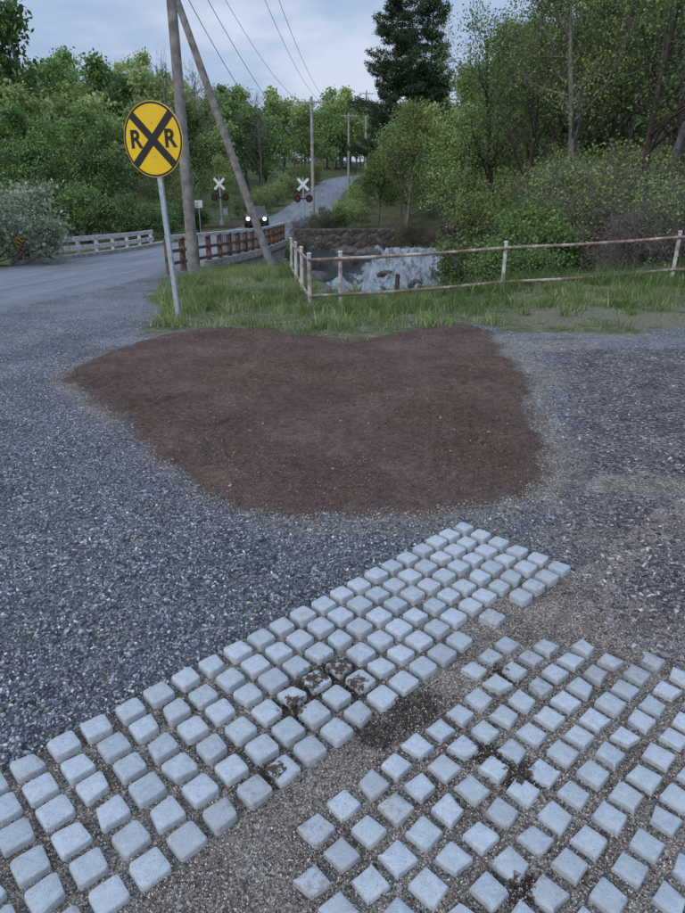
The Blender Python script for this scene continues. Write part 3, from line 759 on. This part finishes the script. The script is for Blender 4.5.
T_full = [gen_tree(s, 10, .2, 16, 7, 3, .36, .18, 17000, .20, .30, name='maple_tree') for s in (11, 12)]
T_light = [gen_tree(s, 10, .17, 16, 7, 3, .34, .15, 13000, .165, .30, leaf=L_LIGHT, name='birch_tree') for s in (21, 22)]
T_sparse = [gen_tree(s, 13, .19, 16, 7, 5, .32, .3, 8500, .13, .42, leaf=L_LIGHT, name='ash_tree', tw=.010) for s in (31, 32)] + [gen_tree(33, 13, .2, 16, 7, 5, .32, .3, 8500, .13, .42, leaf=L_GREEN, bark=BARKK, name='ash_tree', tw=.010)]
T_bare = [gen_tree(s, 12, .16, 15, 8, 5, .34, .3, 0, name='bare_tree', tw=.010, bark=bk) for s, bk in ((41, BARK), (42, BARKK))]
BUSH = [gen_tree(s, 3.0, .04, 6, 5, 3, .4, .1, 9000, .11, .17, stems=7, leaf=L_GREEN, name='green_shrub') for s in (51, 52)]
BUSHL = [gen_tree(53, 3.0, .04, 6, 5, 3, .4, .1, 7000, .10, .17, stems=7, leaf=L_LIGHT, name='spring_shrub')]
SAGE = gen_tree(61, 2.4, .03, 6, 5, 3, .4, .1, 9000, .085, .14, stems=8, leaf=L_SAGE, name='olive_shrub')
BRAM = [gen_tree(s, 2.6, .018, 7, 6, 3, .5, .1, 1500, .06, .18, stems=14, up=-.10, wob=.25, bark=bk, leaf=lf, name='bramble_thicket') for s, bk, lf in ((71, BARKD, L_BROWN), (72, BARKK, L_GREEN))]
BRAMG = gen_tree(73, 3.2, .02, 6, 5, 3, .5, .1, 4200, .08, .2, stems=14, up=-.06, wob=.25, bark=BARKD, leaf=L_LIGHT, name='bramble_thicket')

for x_, y_, s_, me in [(-14.5,41,.68,T_full[0]),(-18.5,42,.74,T_full[1]),(-11.5,44,.52,T_light[1]),(-23,44,.8,T_light[0]),(-12.6,50,.6,T_light[1]),(-27,50,.95,T_light[1]),
                       (-9.6,58,.55,T_light[0]),(-14,60,.9,T_full[0])]:
    put(me.name.split('.')[0], me, x_, y_, s_)
put('olive_shrub', SAGE, -11.0, 21.2, 1.45); put('olive_shrub', SAGE, -12.6, 22.6, 1.6); put('olive_shrub', SAGE, -11.1, 25.0, .8)
for x_, y_, s_ in [(-11.6,34.5,1.0),(-13.5,35.5,1.2),(-10.6,37,.8),(-16,36,1.2),(-19,37,1.3),(-10.5,41,.8),(-9.8,45.5,.7)]: put('green_shrub', BUSH[int(abs(x_)) % 2], x_, y_, s_)
for x_, y_, s_ in [(-8.9,64,.8),(-8.4,72,1.0),(-7.9,80,1.1),(-7.0,92,1.2),(-6.4,104,1.3),(-5.5,118,1.4),(1.2,62,.8),(1.6,70,.9),(2.2,80,1.0),(2.6,90,.9),(3.2,104,.9),(5.6,114,1.2),(-.6,45,.7),(.6,48,.8),(-1.4,44,.6)]:
    put('green_shrub' if int(y_) % 2 else 'spring_shrub', BUSH[0] if int(y_) % 2 else BUSHL[0], x_, y_, s_)
for x_, y_, s_, me in [(4.4,47,.84,T_light[0]),(6.9,44,.95,T_light[1]),(9.2,47,1.05,T_light[0]),(2.6,50,.5,T_full[0]),(5.4,58,.85,T_full[1]),(11.5,43,1.0,T_light[1]),
     (5.6,66,.75,T_light[1]),(7.0,78,.8,T_full[0])]:
    put(me.name.split('.')[0], me, x_, y_, s_)
for x_, y_, s_, me in [(9.5,29,.92,T_sparse[0]),(12.3,27,1.0,T_sparse[1]),(14.5,30,1.05,T_sparse[2]),(11,35,1.05,T_sparse[1]),(16,36,1.1,T_sparse[0]),(13.3,40,1.1,T_sparse[2]),
     (19,38,1.2,T_sparse[1]),(8.4,38,.9,T_sparse[2]),(17.5,44,1.2,T_sparse[0]),(10.2,23.5,.8,T_sparse[2]),(13.2,23,.95,T_bare[1]),(8.8,33,.9,T_bare[1]),
     (13.0,34.5,1.05,T_bare[1]),(12.2,21.4,.75,T_bare[0]),(16.5,28,1.1,T_bare[1])]:
    put(me.name.split('.')[0], me, x_, y_, s_)
put('green_shrub', BUSH[0], 3.9, 21, 1.0, dz_=1.2)
for x_, y_, s_ in [(5.2,19.2,.9),(4.6,17.8,.65),(6.2,20.5,1.1)]:
    o = put('green_shrub', BUSH[1], x_, y_, s_); o.location.z = max(o.location.z, -1.2)
for i, (x_, y_, s_) in enumerate([(7.4,17,.8),(8.6,17.6,.9),(9.9,18,1.0),(11.2,19,1.1),(7.9,20,1.1),(9.4,21,1.2),(11.8,22,1.3),(8.6,24,1.4),(10.8,25,1.4),(13.5,24.5,1.4),(6.9,22.5,1.0),(12.5,19.5,1.0),(9,27,1.5),(12,29,1.6),(7.7,27.5,1.3)]):
    put('bramble_thicket', (BRAM[0], BRAMG, BRAM[1])[i % 3], x_, y_, s_)
for x_, y_, s_ in [(9.2,26,1.2),(11.6,27.3,1.2),(7.6,30.5,1.3),(9.6,33,1.5),(12.9,33,1.6),(8.2,36.5,1.4),(15.2,33,1.5),(10.3,20.5,.9)]: put('spring_shrub', BUSHL[0], x_, y_, s_)
for i, x_ in enumerate(np.linspace(-2.4, 8.5, 9)):
    o = put('bramble_thicket', BRAM[i % 2], float(x_), 41.5+1.0*math.sin(i*2.1), .65+.15*math.sin(i*1.7)); o.location.z = max(o.location.z, -1.2)
put('pine_tree', gen_pine(1, 25), 6.4, 88, 1.0); put('pine_tree', gen_pine(2, 22), 11, 92, 1.05); put('pine_tree', gen_pine(3, 15), 7.6, 104, .9)
put('bare_tree', T_bare[0], -20, 82, 1.35); put('bare_tree', T_bare[0], -17.5, 85, 1.3); put('bare_tree', T_bare[0], -11, 95, 1.1)

# distant woodland (one mesh)
protos = [gen_tree(s, 11, .18, 12, 5, 0, .36, .12, 3600, .38, .48, levels=2, ret=True) for s in (81, 82, 83)]
Vs = []; Fs = []; vs = []; ms = []; base = 0
rd = np.random.default_rng(12)
spots = []
for i in range(150):
    y_ = rd.uniform(62, 150); x_ = rd.uniform(-.62*y_, .62*y_)
    if abs(x_-float(road_x(y_))) < 5.5+y_*.01: continue
    spots.append((x_, y_, rd.uniform(.8, 1.3)))
for i in range(22): spots.append((rd.uniform(12, 38), rd.uniform(48, 62), rd.uniform(.9, 1.3)))
for i in range(14): spots.append((rd.uniform(-42, -18), rd.uniform(52, 64), rd.uniform(.7, 1.0)))
for i in range(60):
    y_ = rd.uniform(165, 230); spots.append((rd.uniform(-.6*y_, .6*y_), y_, rd.uniform(1.1, 1.7)))
for i in range(16):
    spots.append((rd.uniform(-14, 6), rd.uniform(158, 175), rd.uniform(1.0, 1.4)))
spots = [s for s in spots if abs(s[0]-float(road_x(s[1]))) > 5 and not (-1 < s[0] < 6.5 and 60 < s[1] < 119)]
for i, (x_, y_, s_) in enumerate(spots):
    V, F_, v_, mi = protos[i % 3]; a = rd.uniform(0, 6.28); ca, sa = math.cos(a), math.sin(a)
    z = float(H(np.array([x_]), np.array([y_]))[0])
    W = V*s_*[1, 1, rd.uniform(.85, 1.15)]
    W = np.stack([W[:, 0]*ca-W[:, 1]*sa+x_, W[:, 0]*sa+W[:, 1]*ca+y_, W[:, 2]+z], -1)
    tint = rd.normal(0, .22)
    Vs.append(W); Fs.append(F_+base); vs.append(np.clip(v_+tint, 0, 1)); ms.append(mi*(1+(rd.random() < .45))); base += len(V)
add_obj('distant_woodland', fast_mesh('distant_woodland', np.concatenate(Vs), np.concatenate(Fs), [BARK, L_GREEN, L_LIGHT], np.concatenate(ms), dict(var=np.concatenate(vs))))

# ------------------------------------------------------------------ utility poles and wires
WOOD = simple_mat('pole_wood', (.13,.12,.11), (.27,.25,.225), 5, .9, bumpd=.01)
WOODL = simple_mat('pole_wood_weathered', (.24,.23,.22), (.38,.36,.34), 5, .9, bumpd=.01)
WIRE = simple_mat('wire', (.03,.03,.03), (.06,.06,.06), 5, .6)
INS = simple_mat('insulator', (.25,.25,.25), (.4,.4,.4), 5, .4)
def upole(x_, y_, h, rad, arms, lean=(0, 0), rz=0, wood=None):
    z = float(H(np.array([x_]), np.array([y_]))[0])-.3
    e = empty('utility_pole', (x_, y_, z), rz); wood = wood or WOOD
    B().cyl((0, 0, 0), (lean[0]*h, lean[1]*h, h), rad, rad*.65, 16).obj('pole', wood, e, smooth=False)
    if arms:
        b = B(); ib = B()
        for ah in arms:
            cx = lean[0]*ah
            b.box((cx, -.12, ah), (2.3, .1, .12))
            for dx in (-1.05, -.5, .5, 1.05): ib.cyl((cx+dx, -.12, ah+.06), (cx+dx, -.12, ah+.22), .05, .03, 8)
        b.obj('crossarm', wood, e, bevel=.01); ib.obj('insulators', INS, e)
    return e, z
upole(-4.12, 18.4, 11, .155, [10.3]); upole(-2.17, 21.2, 10.5, .13, [], lean=(-.33, .02))
_, zA = upole(-2.35, 55, 9.5, .15, [9.1], wood=WOODL); _, zB = upole(.85, 98, 10.6, .19, [10.2], wood=WOODL); _, zC = upole(4.0, 122, 14.5, .2, [14.0, 12.8], wood=WOODL)
wb = B()
def wire(p0, p1, sag):
    p0 = Vector(p0); p1 = Vector(p1); n = 14
    pts = [p0.lerp(p1, t/n)-Vector((0, 0, sag*4*(t/n)*(1-t/n))) for t in range(n+1)]
    wb.path(pts, .010, 5)
for dx in (-1.05, .5, 1.05):
    wire((-4.12+dx, 18.3, 10.2), (-2.35+dx, 55, zA+9.3), 1.0); wire((-2.35+dx, 55, zA+9.3), (.85+dx, 98, zB+10.4), 1.0); wire((.85+dx, 98, zB+10.4), (4.0+dx, 122, zC+14.2), .8)
    wire((-4.12+dx, 18.3, 10.2), (-9+dx, -25, 10.4), 1.0)
for h, s in ((7.4, 1.0), (6.6, 1.5)):
    wire((-4.05, 18.4, h), (-2.35, 55, zA+h-1.2), s); wire((-2.35, 55, zA+h-1.2), (.85, 98, zB+h-1), s); wire((-4.05, 18.4, h), (-8.5, -25, h+.3), s)
wb.obj('utility_wires', WIRE)

# ------------------------------------------------------------------ railroad sign
SIGNY = simple_mat('sign_yellow', (.72,.45,.012), (.78,.50,.018), 3, .4, bumpd=.0003)
BLK = simple_mat('sign_black', (.012,.012,.012), (.02,.02,.02), 8, .5, bumpd=.0003)
GALV = simple_mat('galvanised_steel', (.26,.32,.36), (.40,.46,.50), 14, .5, .3)
sx, sy = -2.37, 9.35; sz = float(H(np.array([sx]), np.array([sy]))[0])
e = empty('railroad_crossing_sign', (sx, sy, sz), math.radians(-20))
Rs = .457; LN = -.055
p = B()
p.box((LN*1.2, .0, 1.2), (.06, .006, 2.7), Matrix.Rotation(-.045, 3, 'Y'))
p.box((LN*1.2-.031, .016, 1.2), (.005, .038, 2.7), Matrix.Rotation(-.045, 3, 'Y')); p.box((LN*1.2+.031, .016, 1.2), (.005, .038, 2.7), Matrix.Rotation(-.045, 3, 'Y'))
p.obj('post', GALV, e)
cz = 2.37; cx = -.13
B().cyl((cx, -.012, cz), (cx, -.006, cz), Rs, Rs, 72).obj('back_plate', GALV, e)
B().cyl((cx, -.016, cz), (cx, -.0125, cz), Rs-.002, Rs-.002, 72).obj('yellow_disc', SIGNY, e)
b = B(); N_ = 96; r1, r2 = Rs-.010, Rs-.035
for i in range(N_):
    a0 = 2*math.pi*i/N_; b.v += [(cx+math.cos(a0)*r1, -.018, cz+math.sin(a0)*r1), (cx+math.cos(a0)*r2, -.018, cz+math.sin(a0)*r2)]
for i in range(N_): j = (i+1) % N_; b.f.append((2*i, 2*i+1, 2*j+1, 2*j))
b.obj('border', BLK, e)
b = B()
for k_, s in enumerate((1, -1)):
    b.box((cx, -.0185-.001*k_, cz), (2*(Rs-.03), .0016, .10), Matrix.Rotation(s*math.radians(45), 3, 'Y'))
b.obj('cross', BLK, e)
for s in (-1, 1):
    cu = bpy.data.curves.new('letter_r', 'FONT'); cu.body = 'R'; cu.size = .30; cu.align_x = 'CENTER'; cu.align_y = 'CENTER'; cu.offset = .009; cu.extrude = .001
    cu.materials.append(BLK); o = bpy.data.objects.new('letter_r', cu); COL.objects.link(o); o.parent = e
    o.location = (cx+s*.265, -.019, cz); o.rotation_euler = (math.pi/2, 0, 0)
b = B()
for dz_ in (.2, -.2): b.cyl((cx-.0, -.022, cz+dz_), (cx, -.016, cz+dz_), .012, .012, 10)
b.obj('bolts', GALV, e)

# ------------------------------------------------------------------ pipe fence
m, nt, out = new_mat('rusty_pipe'); P = objc(nt)
f = noise(nt, P, 3.2, 6, .7); f2 = noise(nt, P, 25, 4, .7)
s = math_(nt, 'ADD', math_(nt, 'MULTIPLY', f, .7), math_(nt, 'MULTIPLY', f2, .3))
bsdf(nt, out, ramp(nt, s, [(.36, (.50,.48,.45)), (.44, (.40,.34,.29)), (.50, (.24,.165,.125)), (.65, (.14,.09,.068))]), .8, bump(nt, f2, .002, .5)); PIPE = m
PIPEW = simple_mat('painted_pipe', (.26,.20,.165), (.50,.49,.46), 6, .7, lo=.36, hi=.52)
fe = empty('pipe_fence')
A = Vector((-.6, 12.0, -.30)); Cc = Vector((6.85, 13.75, 0.0)); D = Vector((-1.4, 18.2, -.36)); E_ = Vector((13.5, 15.4, .05))
posts = B(); rails = B()
def fence_line(a, b_, ts, rail_h, over=.1, lowh=.17):
    for t in ts:
        q = a.lerp(b_, t); posts.cyl(q-Vector((0, 0, .3)), q+Vector((random.uniform(-.02, .02), 0, rail_h+over)), .038, .036, 12)
        posts.cyl(q+Vector((0, 0, rail_h+over)), q+Vector((0, 0, rail_h+over+.025)), .05, .03, 12)
    n = 6
    for h, r_, sg in ((rail_h, .03, .02), (lowh, .028, .035)):
        pts = [a.lerp(b_, i/n)+Vector((0, -.045, h-sg*math.sin(math.pi*(i/n*2 % 1)))) for i in range(n+1)]
        rails.path(pts, r_, 10)
fence_line(A, Cc, [.0, .075, .50, 1.0], .80)
fence_line(A, D, [.33, .66, 1.0], .80)
fence_line(Cc, E_, [.5, 1.0], .80)
posts.obj('posts', PIPEW, fe, smooth=False); rails.obj('rails', PIPE, fe)
B().cyl((1.05, 12.7, -.4), (1.06, 12.7, .18), .05, .045, 10).obj('wooden_stake', simple_mat('charred_wood', (.03,.025,.02), (.07,.055,.045)), bevel=.01)

# ------------------------------------------------------------------ crossing signals, small signs
WHITE = simple_mat('white_board', (.60,.60,.60), (.70,.70,.70), 5, .5)
REDL = simple_mat('red_lens', (.15,.01,.01), (.2,.015,.015), 5, .3)
def signal(x_, y_):
    z = float(H(np.array([x_]), np.array([y_]))[0]); e = empty('crossing_signal', (x_, y_, z))
    B().cyl((0, 0, -.1), (0, 0, 3.6), .07, .06, 12).cyl((0, 0, -.1), (0, 0, .35), .2, .18, 12).obj('mast', GALV, e)
    b = B()
    for s_ in (1, -1): b.box((0, -.09-.02*(s_ > 0), 3.1), (1.15, .015, .20), Matrix.Rotation(s_*math.radians(45), 3, 'Y'))
    b.obj('crossbuck', WHITE, e)
    b = B(); b.box((0, -.1, 2.1), (1.0, .06, .08))
    for s_ in (-.45, .45): b.cyl((s_, -.12, 2.1), (s_, -.16, 2.1), .28, .28, 20)
    b.obj('lamp_hoods', BLK, e)
    b = B()
    for s_ in (-.45, .45): b.cyl((s_, -.165, 2.1), (s_, -.2, 2.1), .11, .11, 16)
    b.obj('lenses', REDL, e)
    B().box((.35, .05, 1.0), (.35, .3, .5)).obj('relay_box', GALV, e, bevel=.02)
signal(-9.9, 56); signal(-3.0, 53)
def small_sign(name, x_, y_, h, w, hh, mat, rz=0):
    z = float(H(np.array([x_]), np.array([y_]))[0]); e = empty(name, (x_, y_, z), rz)
    B().cyl((0, 0, -.2), (0, 0, h), .03, .03, 8).obj('post', GALV, e); B().box((0, -.04, h-hh/2), (w, .01, hh)).obj('panel', mat, e, bevel=.003)
small_sign('street_name_sign', -8.4, 86, 3.0, 1.0, .25, simple_mat('sign_green', (.01,.12,.06), (.015,.15,.08)))
small_sign('street_name_sign', -8.2, 100, 3.4, 1.0, .28, bpy.data.materials['sign_green'])
small_sign('speed_limit_sign', -9.2, 44, 2.1, .5, .45, WHITE)
e = empty('object_marker', (-10.45, 21.9, float(H(np.array([-10.45]), np.array([21.9]))[0])))
B().box((0, 0, .3), (.05, .03, 1.0)).obj('post', GALV, e); b = B(); b.box((0, -.03, .65), (.25, .01, .55)); b.obj('panel', SIGNY, e)
b = B()
for i in range(4): b.box((0, -.037, .48+i*.13), (.27, .004, .05), Matrix.Rotation(.6, 3, 'Y'))
b.obj('stripes', BLK, e)

# ------------------------------------------------------------------ oncoming car
m, nt, out = new_mat('car_paint'); bsdf(nt, out, (.05,.05,.055), .3, bump(nt, noise(nt, objc(nt), 3), .001, .1), .4, .5); PAINT = m
GLASS = simple_mat('car_glass', (.02,.025,.03), (.03,.035,.04), 3, .08, bumpd=0)
TYRE = simple_mat('tyre', (.015,.015,.015), (.03,.03,.03), 20, .9)
m, nt, out = new_mat('headlamp_lit'); em = node(nt, 'ShaderNodeEmission', Color=(1, .62, .26, 1), Strength=9.0); nt.links.new(em.outputs[0], out.inputs[0]); LAMP = m
cyy = 53.5; e = empty('oncoming_car', (float(road_x(cyy))-1.35, cyy, float(road_z(cyy))), math.radians(6))
def loft(stations, mat, name, closed=True):
    b = B(); k = len(stations[0])
    for s in stations: b.v += s
    for i in range(len(stations)-1):
        for j in range(k):
            j2 = (j+1) % k; b.f.append((i*k+j, i*k+j2, (i+1)*k+j2, (i+1)*k+j))
    b.f.append(tuple(range(k))[::-1]); b.f.append(tuple((len(stations)-1)*k+j for j in range(k)))
    return b.obj(name, mat, e, bevel=.03)
def sec(y_, w, z0, z1, tw): return [(-w, y_, z0), (w, y_, z0), (w*1.0, y_, (z0+z1)/2), (w*tw, y_, z1), (-w*tw, y_, z1), (-w, y_, (z0+z1)/2)]
loft([sec(-2.25,.78,.30,.62,.9), sec(-2.1,.88,.22,.74,.93), sec(-1.0,.92,.2,.92,.92), sec(1.4,.92,.2,.98,.92), sec(2.2,.86,.25,.92,.92)], PAINT, 'body')
loft([sec(-1.0,.80,.90,.93,.98), sec(-.35,.78,.90,1.40,.82), sec(.9,.78,.90,1.45,.82), sec(1.9,.76,.90,1.0,.95)], GLASS, 'greenhouse')
loft([sec(-.35,.66,1.39,1.42,.9), sec(.2,.66,1.42,1.47,.9), sec(.95,.65,1.42,1.46,.9)], PAINT, 'roof')
b = B()
for wx_, wy_ in ((-.82, -1.4), (.82, -1.4), (-.82, 1.35), (.82, 1.35)): b.cyl((wx_-.1, wy_, .32), (wx_+.1, wy_, .32), .32, .32, 20)
b.obj('wheels', TYRE, e)
b = B()
for s_ in (-.62, .62): b.cyl((s_, -2.2, .62), (s_, -2.28, .62), .13, .12, 14)
b.obj('headlamps', LAMP, e)
B().box((0, -2.26, .45), (1.0, .03, .18)).obj('grille', BLK, e)

# ------------------------------------------------------------------ sky & light
w = bpy.data.worlds.new('World'); scene.world = w; w.use_nodes = True; nt = w.node_tree; nt.nodes.clear()
sky = node(nt, 'ShaderNodeTexSky', {'sky_type': 'NISHITA', 'sun_disc': False, 'sun_elevation': math.radians(28), 'sun_rotation': math.radians(215), 'air_density': 1.2, 'dust_density': 2.0})
tc = nt.nodes.new('ShaderNodeTexCoord').outputs['Generated']
mp = node(nt, 'ShaderNodeMapping', Vector=tc, Scale=(1, 1, 3.0)).outputs[0]
cn = noise(nt, mp, 3.2, 6, .55)
z = node(nt, 'ShaderNodeSeparateXYZ', Vector=tc).outputs[2]
cl = ramp(nt, cn, [(.36, (2.7,3.75,5.9)), (.5, (3.7,4.6,6.4)), (.64, (5.6,6.2,7.5))])
gain = mrange(nt, z, .25, .9, 1.0, 2.3)
cl = node(nt, 'ShaderNodeVectorMath', {'operation': 'SCALE'}, i0=cl, Scale=gain).outputs[0]
col = mixc(nt, .85, sky.outputs[0], cl)
bg = node(nt, 'ShaderNodeBackground', Color=col, Strength=.12); o = nt.nodes.new('ShaderNodeOutputWorld'); nt.links.new(bg.outputs[0], o.inputs[0])
sl = bpy.data.lights.new('sun', 'SUN'); sl.energy = 1.2; sl.angle = math.radians(20); sl.color = (1, .965, .92)
so = bpy.data.objects.new('sun', sl); COL.objects.link(so)
az = math.radians(215); el = math.radians(28)
dirv = Vector((math.sin(az)*math.cos(el), math.cos(az)*math.cos(el), math.sin(el)))
so.rotation_euler = dirv.to_track_quat('Z', 'Y').to_euler(); so.location = (0, 0, 30)

# ------------------------------------------------------------------ camera
cam = bpy.data.cameras.new('camera'); co = bpy.data.objects.new('camera', cam); COL.objects.link(co)
co.location = (0, 0, 1.5); co.rotation_euler = (math.radians(90-21.84), 0, 0)
cam.sensor_fit = 'VERTICAL'; cam.sensor_height = 36; cam.lens = 36*640/913; cam.clip_end = 3000; cam.clip_start = .05
scene.camera = co
scene.view_settings.view_transform = 'Standard'; scene.view_settings.look = 'None'; scene.view_settings.exposure = 0
